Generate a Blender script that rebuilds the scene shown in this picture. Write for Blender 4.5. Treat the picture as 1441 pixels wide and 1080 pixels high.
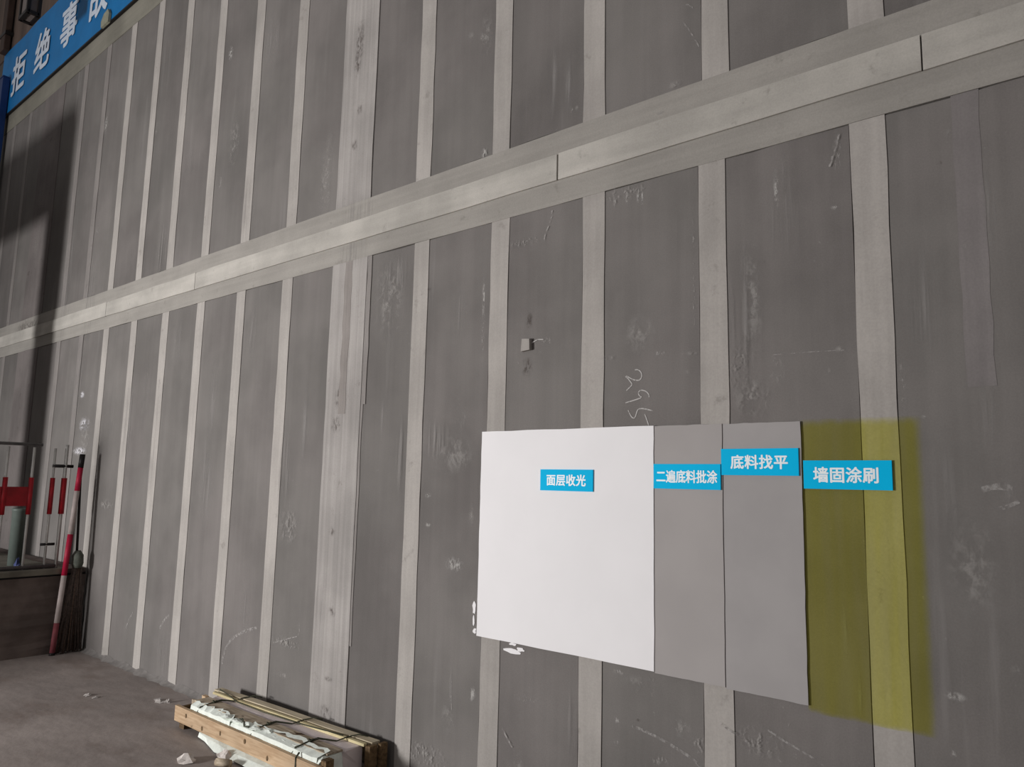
import bpy, bmesh, math, random
from mathutils import Matrix, Vector

random.seed(7)
D = bpy.data
for o in list(D.objects):
    D.objects.remove(o, do_unlink=True)
C = bpy.context.scene.collection

# ------------------------------------------------------------------ camera, world, light, exposure
# world frame: the long wall is the plane y = 0 and faces -y; z = 0 is the floor
cam_d = D.cameras.new('camera'); cam = D.objects.new('camera', cam_d); C.objects.link(cam)
cam_d.sensor_width = 36.0
cam_d.lens = 36.0 * 1052.0 / 1441.0
cam_d.clip_start = 0.05; cam_d.clip_end = 200
r_ = Vector((0.76463314, 0.64409232, 0.02193730))
u_ = Vector((0.06765791, -0.11407832, 0.99116525))
f_ = Vector((-0.64090450, 0.75639356, 0.13080600))
cam.matrix_world = Matrix(((r_.x, u_.x, -f_.x, 0.0), (r_.y, u_.y, -f_.y, -2.829), (r_.z, u_.z, -f_.z, 1.557), (0, 0, 0, 1)))
bpy.context.scene.camera = cam

world = D.worlds.new('world'); bpy.context.scene.world = world
world.use_nodes = True
wn = world.node_tree.nodes['Background']
wn.inputs[0].default_value = (1.0, 0.955, 0.94, 1); wn.inputs[1].default_value = 0.225

KEY = Vector((-7.5, -7.5, 1.4))
ld = D.lights.new('doorway_daylight', 'AREA'); ld.shape = 'DISK'; ld.size = 1.3
ld.energy = 665; ld.color = (1.0, 0.985, 0.98)
lo = D.objects.new('doorway_daylight', ld); C.objects.link(lo)
lo.location = KEY
lo.rotation_euler = (Vector((-3.0, 0, 1.5)) - KEY).to_track_quat('-Z', 'Y').to_euler()

vs = bpy.context.scene.view_settings
vs.view_transform = 'Standard'; vs.look = 'None'; vs.exposure = 0.0; vs.gamma = 1.0
vs.use_curve_mapping = False
bpy.context.scene.display_settings.display_device = 'sRGB'

# ------------------------------------------------------------------ helpers
def lin(c):
    return tuple(((v / 255) / 12.92 if v / 255 <= 0.04045 else ((v / 255 + 0.055) / 1.055) ** 2.4) for v in c)

class NT:
    def __init__(s, name):
        s.m = D.materials.new(name); s.m.use_nodes = True
        s.t = s.m.node_tree; s.n = s.t.nodes; s.n.clear()
        s.out = s.n.new('ShaderNodeOutputMaterial')
    def node(s, kind, **kw):
        n = s.n.new(kind)
        for k, v in kw.items():
            if k.startswith('i_'):
                n.inputs[k[2:].replace('_', ' ')].default_value = v
            else:
                setattr(n, k, v)
        return n
    def link(s, a, b): s.t.links.new(a, b)
    def coord(s, scale=(1, 1, 1), kind='Object', rand=False):
        tc = s.node('ShaderNodeTexCoord'); mp = s.node('ShaderNodeMapping')
        mp.inputs['Scale'].default_value = scale
        s.link(tc.outputs[kind], mp.inputs['Vector'])
        if rand:
            oi = s.node('ShaderNodeObjectInfo'); mu = s.node('ShaderNodeMath', operation='MULTIPLY')
            mu.inputs[1].default_value = 57.0
            s.link(oi.outputs['Random'], mu.inputs[0]); s.link(mu.outputs[0], mp.inputs['Location'])
        return mp.outputs[0]
    def noise(s, scale, vec, detail=4, rough=0.55):
        n = s.node('ShaderNodeTexNoise'); n.inputs['Scale'].default_value = scale
        n.inputs['Detail'].default_value = detail; n.inputs['Roughness'].default_value = rough
        s.link(vec, n.inputs['Vector']); return n.outputs['Fac']
    def ramp(s, src, lo, hi, a=0.0, b=1.0):
        n = s.node('ShaderNodeMapRange'); n.interpolation_type = 'SMOOTHSTEP'
        n.inputs['From Min'].default_value = lo; n.inputs['From Max'].default_value = hi
        n.inputs['To Min'].default_value = a; n.inputs['To Max'].default_value = b
        s.link(src, n.inputs['Value']); return n.outputs[0]
    def math(s, op, a, b=None):
        n = s.node('ShaderNodeMath', operation=op)
        for i, v in enumerate((a, b)):
            if v is None: continue
            if isinstance(v, (int, float)): n.inputs[i].default_value = v
            else: s.link(v, n.inputs[i])
        return n.outputs[0]
    def mix(s, fac, a, b, mode='MIX'):
        n = s.node('ShaderNodeMix', data_type='RGBA', blend_type=mode)
        for sock, v in ((n.inputs[0], fac), (n.inputs[6], a), (n.inputs[7], b)):
            if isinstance(v, (int, float)): sock.default_value = v
            elif isinstance(v, tuple): sock.default_value = (*v[:3], 1)
            else: s.link(v, sock)
        return n.outputs[2]
    def bsdf(s, col, rough=0.85, metal=0.0, bump=None, strength=0.3, dist=0.01, spec=0.3):
        b = s.node('ShaderNodeBsdfPrincipled')
        if isinstance(col, tuple): b.inputs['Base Color'].default_value = (*col[:3], 1)
        else: s.link(col, b.inputs['Base Color'])
        if isinstance(rough, (int, float)): b.inputs['Roughness'].default_value = rough
        else: s.link(rough, b.inputs['Roughness'])
        b.inputs['Metallic'].default_value = metal
        b.inputs['Specular IOR Level'].default_value = spec
        if bump is not None:
            bp = s.node('ShaderNodeBump'); bp.inputs['Strength'].default_value = strength
            bp.inputs['Distance'].default_value = dist
            s.link(bump, bp.inputs['Height']); s.link(bp.outputs[0], b.inputs['Normal'])
        return b.outputs[0]
    def done(s, sh): s.link(sh, s.out.inputs['Surface']); return s.m

def gain(nt, base, fac_sock, lo, hi):
    """base colour times a factor between lo and hi driven by a 0..1 socket"""
    g = nt.ramp(fac_sock, 0.3, 0.7, lo, hi)
    v = nt.node('ShaderNodeVectorMath', operation='SCALE')
    if isinstance(base, tuple): v.inputs[0].default_value = base[:3]
    else: nt.link(base, v.inputs[0])
    nt.link(g, v.inputs['Scale']); return v.outputs[0]

def simple_mat(name, rgb, rough=0.7, metal=0.0, var=0.12, scale=18, spec=0.3, bump=0.15, stretch=(1, 1, 1)):
    nt = NT(name); v = nt.coord(stretch)
    n = nt.noise(scale, v, 5)
    col = gain(nt, lin(rgb), n, 1 - var, 1 + var)
    return nt.done(nt.bsdf(col, rough, metal, bump=n, strength=bump, dist=0.004, spec=spec))

def mat_panel():
    nt = NT('wall_panel_board')
    v = nt.coord((1, 1, 1)); vr = nt.coord((1, 1, 1), rand=True)
    vs_ = nt.coord((9, 9, 0.55), rand=True); vs2 = nt.coord((34, 34, 1.3), rand=True)
    base = lin((111, 106.5, 104))
    oi = nt.node('ShaderNodeObjectInfo')
    c = gain(nt, base, nt.ramp(oi.outputs['Random'], 0, 1, 0.3, 0.7), 0.93, 1.06)
    c = gain(nt, c, nt.noise(1.7, vr, 5), 0.86, 1.14)           # broad clouds
    c = gain(nt, c, nt.noise(1.0, vs_, 3), 0.945, 1.055)          # vertical streaks
    c = gain(nt, c, nt.noise(1.0, vs2, 4), 0.98, 1.02)
    c = gain(nt, c, nt.noise(170, v, 2), 0.95, 1.05)            # speckle
    # warm / cool tint drift
    c = nt.mix(nt.ramp(nt.noise(0.9, vr, 2), 0.35, 0.65, 0.0, 0.10), c, lin((120, 124, 116)))
    # pale dusty streaks running down from the top of some boards
    st = nt.math('MULTIPLY', nt.ramp(nt.noise(1.0, nt.coord((14, 14, 0.8), rand=True), 5, 0.6), 0.55, 0.75),
                 nt.ramp(nt.noise(0.8, vr, 2), 0.45, 0.65))
    c = nt.mix(nt.math('MULTIPLY', st, 0.35), c, lin((142, 138, 136)))
    # small white scrapes
    sc = nt.math('MULTIPLY', nt.ramp(nt.noise(26, vr, 6, 0.7), 0.66, 0.74), nt.ramp(nt.noise(1.6, vr, 2), 0.52, 0.66))
    c = nt.mix(nt.math('MULTIPLY', sc, 0.35), c, lin((185, 182, 178)))
    return nt.done(nt.bsdf(c, 0.88, bump=nt.noise(60, v, 5), strength=0.25, dist=0.002, spec=0.25))

def mat_plaster(name, rgb, streak=(30, 30, 1.2), amp=0.05, blot=0.10, dirt=(95, 90, 84), dirt_amt=0.35):
    nt = NT(name)
    v = nt.coord(); vr = nt.coord(rand=True)
    c = gain(nt, lin(rgb), nt.noise(1.0, nt.coord(streak, rand=True), 4), 1 - amp, 1 + amp)
    c = gain(nt, c, nt.noise(2.2, vr, 4), 1 - blot, 1 + blot)
    c = gain(nt, c, nt.noise(140, v, 2), 0.96, 1.04)
    d = nt.ramp(nt.noise(9, vr, 6, 0.7), 0.60, 0.74)
    c = nt.mix(nt.math('MULTIPLY', d, dirt_amt), c, lin(dirt))
    return nt.done(nt.bsdf(c, 0.92, bump=nt.noise(45, v, 5), strength=0.35, dist=0.003, spec=0.2))

def mat_mark(name, rgb, thr=(0.42, 0.6), sc=(60, 60, 60), edge=(0.05, 0.55), opacity=0.8):
    """dried smear: opaque where its noise is high, nothing towards the rim of the patch"""
    nt = NT(name)
    tc = nt.node('ShaderNodeTexCoord')
    sep = nt.node('ShaderNodeSeparateXYZ'); nt.link(tc.outputs['Generated'], sep.inputs[0])
    dx = nt.math('ABSOLUTE', nt.math('SUBTRACT', sep.outputs[0], 0.5)); dz = nt.math('ABSOLUTE', nt.math('SUBTRACT', sep.outputs[2], 0.5))
    rr = nt.math('SQRT', nt.math('ADD', nt.math('MULTIPLY', dx, dx), nt.math('MULTIPLY', dz, dz)))
    fall = nt.ramp(nt.math('SUBTRACT', 0.5, rr), edge[0] * 0.5, edge[1] * 0.5)
    n = nt.noise(1.0, nt.coord(sc, rand=True), 5, 0.65)
    a = nt.math('MULTIPLY', nt.math('MULTIPLY', nt.ramp(n, *thr), fall), opacity)
    b = nt.bsdf(lin(rgb), 0.95, spec=0.1)
    tr = nt.node('ShaderNodeBsdfTransparent'); mx = nt.node('ShaderNodeMixShader')
    nt.link(a, mx.inputs[0]); nt.link(tr.outputs[0], mx.inputs[1]); nt.link(b, mx.inputs[2])
    return nt.done(mx.outputs[0])

def mat_floor():
    nt = NT('dusty_concrete'); v = nt.coord()
    c = gain(nt, lin((152, 142, 137)), nt.noise(0.9, v, 5), 0.82, 1.15)
    c = gain(nt, c, nt.noise(6, nt.coord((1, 2.5, 1)), 5), 0.90, 1.08)
    c = gain(nt, c, nt.noise(120, v, 2), 0.95, 1.05)
    c = nt.mix(nt.ramp(nt.noise(1.7, nt.coord((1, 1.6, 1)), 5, 0.6), 0.52, 0.70, 0, 0.45), c, lin((116, 101, 92)))
    c = nt.mix(nt.ramp(nt.noise(14, v, 6, 0.75), 0.64, 0.74, 0, 0.35), c, lin((165, 160, 156)))
    return nt.done(nt.bsdf(c, nt.ramp(nt.noise(1.1, v, 3), 0.4, 0.6, 0.55, 0.9), bump=nt.noise(25, v, 6), strength=0.3, dist=0.006))

def mat_primer():
    """a translucent yellow sealer brushed over boards and joint alike"""
    nt = NT('yellow_sealer')
    n = nt.noise(1.0, nt.coord((22, 22, 1.5)), 4)
    tr = nt.node('ShaderNodeBsdfTransparent')
    nt.link(nt.mix(nt.ramp(n, 0.3, 0.7), (0.995, 0.995, 0.74), (1.0, 1.0, 0.81)), tr.inputs[0])
    b = nt.bsdf(lin((150, 140, 30)), 0.6, spec=0.3)
    mx = nt.node('ShaderNodeMixShader'); mx.inputs[0].default_value = 0.05
    nt.link(tr.outputs[0], mx.inputs[1]); nt.link(b, mx.inputs[2])
    # the brushed rim thins out
    tc = nt.node('ShaderNodeTexCoord'); sep = nt.node('ShaderNodeSeparateXYZ'); nt.link(tc.outputs['Generated'], sep.inputs[0])
    wob = nt.math('MULTIPLY', nt.noise(1.0, nt.coord((20, 20, 20)), 3), 0.03)
    ex = nt.ramp(nt.math('ADD', sep.outputs[0], wob), 0.94, 1.03, 1.0, 0.0)
    et = nt.ramp(nt.math('ADD', sep.outputs[2], wob), 0.985, 1.02, 1.0, 0.0)
    eb = nt.ramp(nt.math('ADD', sep.outputs[2], wob), 0.01, 0.035, 0.0, 1.0)
    clear = nt.node('ShaderNodeBsdfTransparent'); m2 = nt.node('ShaderNodeMixShader')
    nt.link(nt.math('MULTIPLY', nt.math('MULTIPLY', ex, et), eb), m2.inputs[0])
    nt.link(clear.outputs[0], m2.inputs[1]); nt.link(mx.outputs[0], m2.inputs[2])
    return nt.done(m2.outputs[0])

def mat_wood(name, rgb, dark):
    nt = NT(name); v = nt.coord(rand=True)
    g = nt.noise(1.0, nt.coord((5, 60, 60), rand=True), 5, 0.6)
    c = nt.mix(nt.ramp(g, 0.35, 0.7), lin(rgb), lin(dark))
    c = gain(nt, c, nt.noise(3.5, v, 3), 0.85, 1.12)
    k = nt.ramp(nt.noise(7, nt.coord((1, 2, 2), rand=True), 2), 0.70, 0.76)
    c = nt.mix(k, c, lin((70, 48, 28)))
    return nt.done(nt.bsdf(c, 0.8, bump=g, strength=0.3, dist=0.003))

M = dict(
    panel=mat_panel(),
    joint=mat_plaster('joint_plaster', (163, 158, 153)),
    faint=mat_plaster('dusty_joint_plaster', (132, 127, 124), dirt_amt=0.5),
    paintedjoint=mat_plaster('overpainted_joint', (123, 118, 117), dirt_amt=0.2),
    band=mat_plaster('band_plaster', (150, 146, 140), streak=(1.2, 30, 30), blot=0.08),
    topband=mat_plaster('greenish_top_band', (128, 125, 115), streak=(1.2, 30, 30), blot=0.14, dirt=(96, 92, 80), dirt_amt=0.5),
    beam=mat_plaster('bare_concrete_beam', (174, 170, 163), streak=(0.9, 12, 12), amp=0.08, blot=0.15, dirt=(112, 108, 102), dirt_amt=0.45),
    column=mat_plaster('formboard_concrete', (155, 150.5, 147), streak=(42, 42, 0.8), amp=0.10, blot=0.13, dirt=(112, 104, 99), dirt_amt=0.5),
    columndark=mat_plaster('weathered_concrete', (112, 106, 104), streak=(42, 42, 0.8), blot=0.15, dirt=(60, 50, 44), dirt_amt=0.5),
    slab=simple_mat('mortar_backing', (84, 80, 78), 0.95),
    clad=simple_mat('brown_sheet_cladding', (92, 78, 70), 0.8, stretch=(1, 1, 0.1), scale=4, var=0.3),
    floor=mat_floor(),
    white=simple_mat('white_finish_plaster', (237, 235, 236), 0.75, var=0.015, scale=3, bump=0.05),
    grey_a=simple_mat('smooth_grey_plaster', (165, 160, 158), 0.85, var=0.035, scale=3, bump=0.08),
    grey_b=simple_mat('levelled_grey_plaster', (161, 157, 156), 0.85, var=0.04, scale=4, bump=0.1),
    primer=mat_primer(),
    cyan=simple_mat('cyan_sign_board', (0, 186, 236), 0.6, spec=0.06, var=0.03, scale=3, bump=0.02),
    cyanedge=simple_mat('sign_board_edge', (40, 120, 150), 0.6, var=0.03),
    ink=simple_mat('white_lettering', (240, 246, 248), 0.5, var=0.01, bump=0.0),
    banner=simple_mat('blue_banner_cloth', (16, 108, 168), 0.6, var=0.10, scale=2.2, bump=0.1),
    bannerink=simple_mat('banner_lettering', (205, 215, 228), 0.6, var=0.05, bump=0.0),
    navy=simple_mat('navy_painted_steel', (14, 44, 92), 0.5, var=0.15, scale=5),
    brownsteel=simple_mat('brown_oxide_steel', (58, 44, 38), 0.7, var=0.2, scale=6),
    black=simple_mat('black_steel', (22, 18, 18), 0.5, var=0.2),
    lampgrey=simple_mat('grey_lamp_housing', (96, 88, 86), 0.6, var=0.12),
    block=simple_mat('dark_rough_concrete', (104, 93, 88), 0.95, var=0.25, scale=5, bump=0.5),
    blockcap=simple_mat('concrete_ledge', (110, 106, 96), 0.95, var=0.25, scale=6, bump=0.4),
    railwhite=simple_mat('white_painted_rail', (170, 168, 164), 0.5, var=0.10, scale=12),
    railred=simple_mat('red_reflective_paint', (146, 20, 30), 0.5, var=0.2, scale=14),
    railgrey=simple_mat('grey_steel_rail', (92, 90, 90), 0.5, metal=0.3, var=0.15),
    polewhite=simple_mat('white_pole_paint', (180, 168, 164), 0.5, var=0.12, scale=14),
    polered=simple_mat('crimson_pole_paint', (168, 24, 58), 0.5, var=0.12, scale=14),
    polemaroon=simple_mat('worn_maroon_pole_paint', (120, 60, 66), 0.7, var=0.2, scale=14),
    green=simple_mat('grey_green_bristle', (92, 96, 88), 0.9, var=0.25, scale=30),
    pipe=simple_mat('grey_green_plastic', (88, 96, 91), 0.5, var=0.06),
    rag=simple_mat('blue_rag', (58, 66, 104), 0.9, var=0.2),
    twig=mat_wood('dark_twig_wood', (92, 80, 74), (62, 52, 48)),
    stick=mat_wood('weathered_stick_wood', (112, 92, 80), (74, 58, 50)),
    pine=mat_wood('pine_plank_wood', (190, 164, 134), (164, 136, 106)),
    pineyellow=mat_wood('yellow_pine_batten_wood', (214, 202, 160), (190, 176, 136)),
    pinepale=mat_wood('pale_plank_wood', (200, 188, 164), (176, 162, 136)),
    pinebrown=mat_wood('brown_plank_wood', (186, 172, 152), (150, 134, 114)),
    pineend=mat_wood('dark_end_wood', (116, 94, 66), (78, 60, 40)),
    foam=simple_mat('white_foam_wrap', (226, 232, 224), 0.7, var=0.08, scale=25, bump=0.6),
    board=simple_mat('lilac_grey_board', (226, 214, 213), 0.8, var=0.08, scale=8, stretch=(0.3, 1, 1)),
    wire=simple_mat('grey_green_binding_wire', (74, 76, 62), 0.6, metal=0.3, var=0.2),
    paper=simple_mat('crumpled_white_scrap', (206, 198, 192), 0.9, var=0.12, scale=40, bump=0.5),
    chip=simple_mat('plaster_chip', (168, 162, 158), 0.95, var=0.15, scale=40),
    mortar=simple_mat('spilt_mortar', (116, 112, 109), 0.95, var=0.15, scale=20, bump=0.5),
    tabp=simple_mat('greenish_mortar', (140, 140, 124), 0.95, var=0.12, scale=20),
    chalk=mat_mark('dried_plaster_smear', (170, 166, 162), (0.42, 0.66), (26, 26, 20), (0.0, 0.95), 0.6),
    bright=mat_mark('white_plaster_fleck', (196, 193, 189), (0.42, 0.60), (70, 70, 40), (0.0, 0.9), 0.7),
    streak=mat_mark('pale_run_mark', (160, 156, 153), (0.40, 0.72), (38, 38, 1.6), (0.0, 0.95), 0.6),
    scribble=mat_mark('fine_scratches', (172, 168, 164), (0.50, 0.64), (90, 90, 44), (0.0, 0.95), 0.65),
    fleck=mat_mark('white_plaster_spot', (220, 218, 222), (0.40, 0.54), (34, 34, 46), (0.0, 0.9), 0.85),
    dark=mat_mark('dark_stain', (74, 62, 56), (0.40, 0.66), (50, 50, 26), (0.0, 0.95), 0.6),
)
nt = NT('chalk_line'); b = nt.bsdf(lin((188, 185, 182)), 0.95, spec=0.1)
tr = nt.node('ShaderNodeBsdfTransparent'); mx = nt.node('ShaderNodeMixShader')
nt.link(nt.ramp(nt.noise(1.0, nt.coord((90, 90, 90)), 3), 0.30, 0.50, 0.35, 0.95), mx.inputs[0])
nt.link(tr.outputs[0], mx.inputs[1]); nt.link(b, mx.inputs[2]); M['chalkline'] = nt.done(mx.outputs[0])
nt = NT('pale_scratch'); b = nt.bsdf(lin((176, 172, 169)), 0.95, spec=0.1)
tr = nt.node('ShaderNodeBsdfTransparent'); mx = nt.node('ShaderNodeMixShader')
nt.link(nt.ramp(nt.noise(1.0, nt.coord((50, 50, 50)), 4), 0.38, 0.66, 0.0, 0.65), mx.inputs[0])
nt.link(tr.outputs[0], mx.inputs[1]); nt.link(b, mx.inputs[2]); M['scratch'] = nt.done(mx.outputs[0])

def mesh(name, verts, faces, mat, parent=None, smooth=False):
    me = D.meshes.new(name); me.from_pydata([tuple(v) for v in verts], [], faces); me.update()
    if mat: me.materials.append(mat)
    if smooth:
        for p in me.polygons: p.use_smooth = True
    o = D.objects.new(name, me); C.objects.link(o)
    if parent: o.parent = parent
    return o
def bmobj(name, bm, mat, parent=None, smooth=False, recalc=True):
    if recalc: bmesh.ops.recalc_face_normals(bm, faces=bm.faces)
    me = D.meshes.new(name); bm.to_mesh(me); bm.free()
    if mat: me.materials.append(mat)
    if smooth:
        for p in me.polygons: p.use_smooth = True
    o = D.objects.new(name, me); C.objects.link(o)
    if parent: o.parent = parent
    return o
def empty(name, loc=(0, 0, 0)):
    o = D.objects.new(name, None); C.objects.link(o); o.location = loc
    o.empty_display_size = 0.1; return o
def tag(o, label=None, cat=None, group=None, kind=None):
    if label: o['label'] = label
    if cat: o['category'] = cat
    if group: o['group'] = group
    if kind: o['kind'] = kind
    return o
def place(root, o):
    """parent o (built in world coordinates) under an empty that sits at its own location"""
    o.parent = root; o.matrix_parent_inverse = Matrix.Translation(-root.location); return o
def box_bm(bm, x0, x1, y0, y1, z0, z1, mtx=None):
    vs_ = [bm.verts.new((x, y, z)) for x in (x0, x1) for y in (y0, y1) for z in (z0, z1)]
    for f in ((0, 1, 3, 2), (4, 6, 7, 5), (0, 4, 5, 1), (2, 3, 7, 6), (0, 2, 6, 4), (1, 5, 7, 3)):
        bm.faces.new([vs_[i] for i in f])
    if mtx: bmesh.ops.transform(bm, matrix=mtx, verts=vs_)
    return vs_
def box(name, x0, x1, y0, y1, z0, z1, mat, parent=None, bevel=0.0, mtx=None):
    bm = bmesh.new(); box_bm(bm, x0, x1, y0, y1, z0, z1, mtx)
    if bevel: bmesh.ops.bevel(bm, geom=bm.edges[:], offset=bevel, segments=2, affect='EDGES', profile=0.6)
    return bmobj(name, bm, mat, parent)
def prism(name, pts, y0, y1, mat, parent=None, bevel=0.0):
    """polygon of (x, z) points extruded between two depths"""
    bm = bmesh.new()
    a = [bm.verts.new((x, y0, z)) for x, z in pts]; b_ = [bm.verts.new((x, y1, z)) for x, z in pts]
    bm.faces.new(a); bm.faces.new(b_[::-1])
    n = len(pts)
    for i in range(n): bm.faces.new((a[i], b_[i], b_[(i + 1) % n], a[(i + 1) % n]))
    return bmobj(name, bm, mat, parent)
def ragged(x0, x1, z0, z1, jx=0.0, jz=0.0, nz=10, nx=3, seed=0):
    """outline of an upright rectangle whose edges wander a little"""
    rnd = random.Random(seed)
    L = [(x0 + rnd.uniform(-jx, jx), z0 + (z1 - z0) * i / nz) for i in range(nz + 1)]
    R = [(x1 + rnd.uniform(-jx, jx), z0 + (z1 - z0) * i / nz) for i in range(nz + 1)]
    T = [(x0 + (x1 - x0) * i / nx, z1 + rnd.uniform(-jz, jz)) for i in range(1, nx)]
    B = [(x0 + (x1 - x0) * i / nx, z0 + rnd.uniform(-jz, jz)) for i in range(1, nx)]
    return L + T + R[::-1] + B[::-1]
def tube(name, pts, rad, mat, parent=None, seg=10, rads=None):
    bm = bmesh.new(); rings = []
    pts = [Vector(p) for p in pts]
    for i, p in enumerate(pts):
        t = (pts[min(i + 1, len(pts) - 1)] - pts[max(i - 1, 0)]).normalized()
        up = Vector((0, 0, 1)) if abs(t.z) < 0.95 else Vector((1, 0, 0))
        a = t.cross(up).normalized(); b_ = t.cross(a).normalized()
        rr = rads[i] if rads else rad
        rings.append([bm.verts.new(p + (a * math.cos(2 * math.pi * k / seg) + b_ * math.sin(2 * math.pi * k / seg)) * rr) for k in range(seg)])
    for i in range(len(rings) - 1):
        for k in range(seg):
            bm.faces.new((rings[i][k], rings[i][(k + 1) % seg], rings[i + 1][(k + 1) % seg], rings[i + 1][k]))
    bm.faces.new(rings[0][::-1]); bm.faces.new(rings[-1])
    return bmobj(name, bm, mat, parent, smooth=True)
def lettering(name, txt, cx, cz, w, h, y, mat, parent, bold=0.03, spacing=1.0, extrude=0.0008):
    """characters as a thin raised mesh; strokes are thickened by merging slightly shifted copies"""
    cu = D.curves.new(name, 'FONT'); cu.body = txt; cu.size = 1.0
    cu.space_character = spacing; cu.extrude = 0.0; cu.resolution_u = 3
    tmp = D.objects.new(name, cu); C.objects.link(tmp)
    bpy.context.view_layer.update()
    me = D.meshes.new_from_object(tmp.evaluated_get(bpy.context.evaluated_depsgraph_get()))
    D.objects.remove(tmp, do_unlink=True)
    xs = [v.co.x for v in me.vertices]; ys = [v.co.y for v in me.vertices]
    x0, x1, y0, y1 = min(xs) - bold, max(xs) + bold, min(ys) - bold, max(ys) + bold
    V = []; F = []
    shifts = [(0, 0), (1, 0), (-1, 0), (0, .7), (0, -.7), (.7, .5), (-.7, .5), (.7, -.5), (-.7, -.5)]
    for k, (sx, sy) in enumerate(shifts):
        base = len(V)
        for v in me.vertices:
            V.append((cx + (v.co.x + sx * bold - (x0 + x1) / 2) / (x1 - x0) * w, y - extrude - k * 0.00002 * (w / max(0.05, len(txt) * 0.05)),
                      cz + (v.co.y + sy * bold - (y0 + y1) / 2) / (y1 - y0) * h))
        F += [tuple(base + i for i in p.vertices) for p in me.polygons]
    D.meshes.remove(me)
    return mesh(name, V, F, mat, parent)

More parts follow.
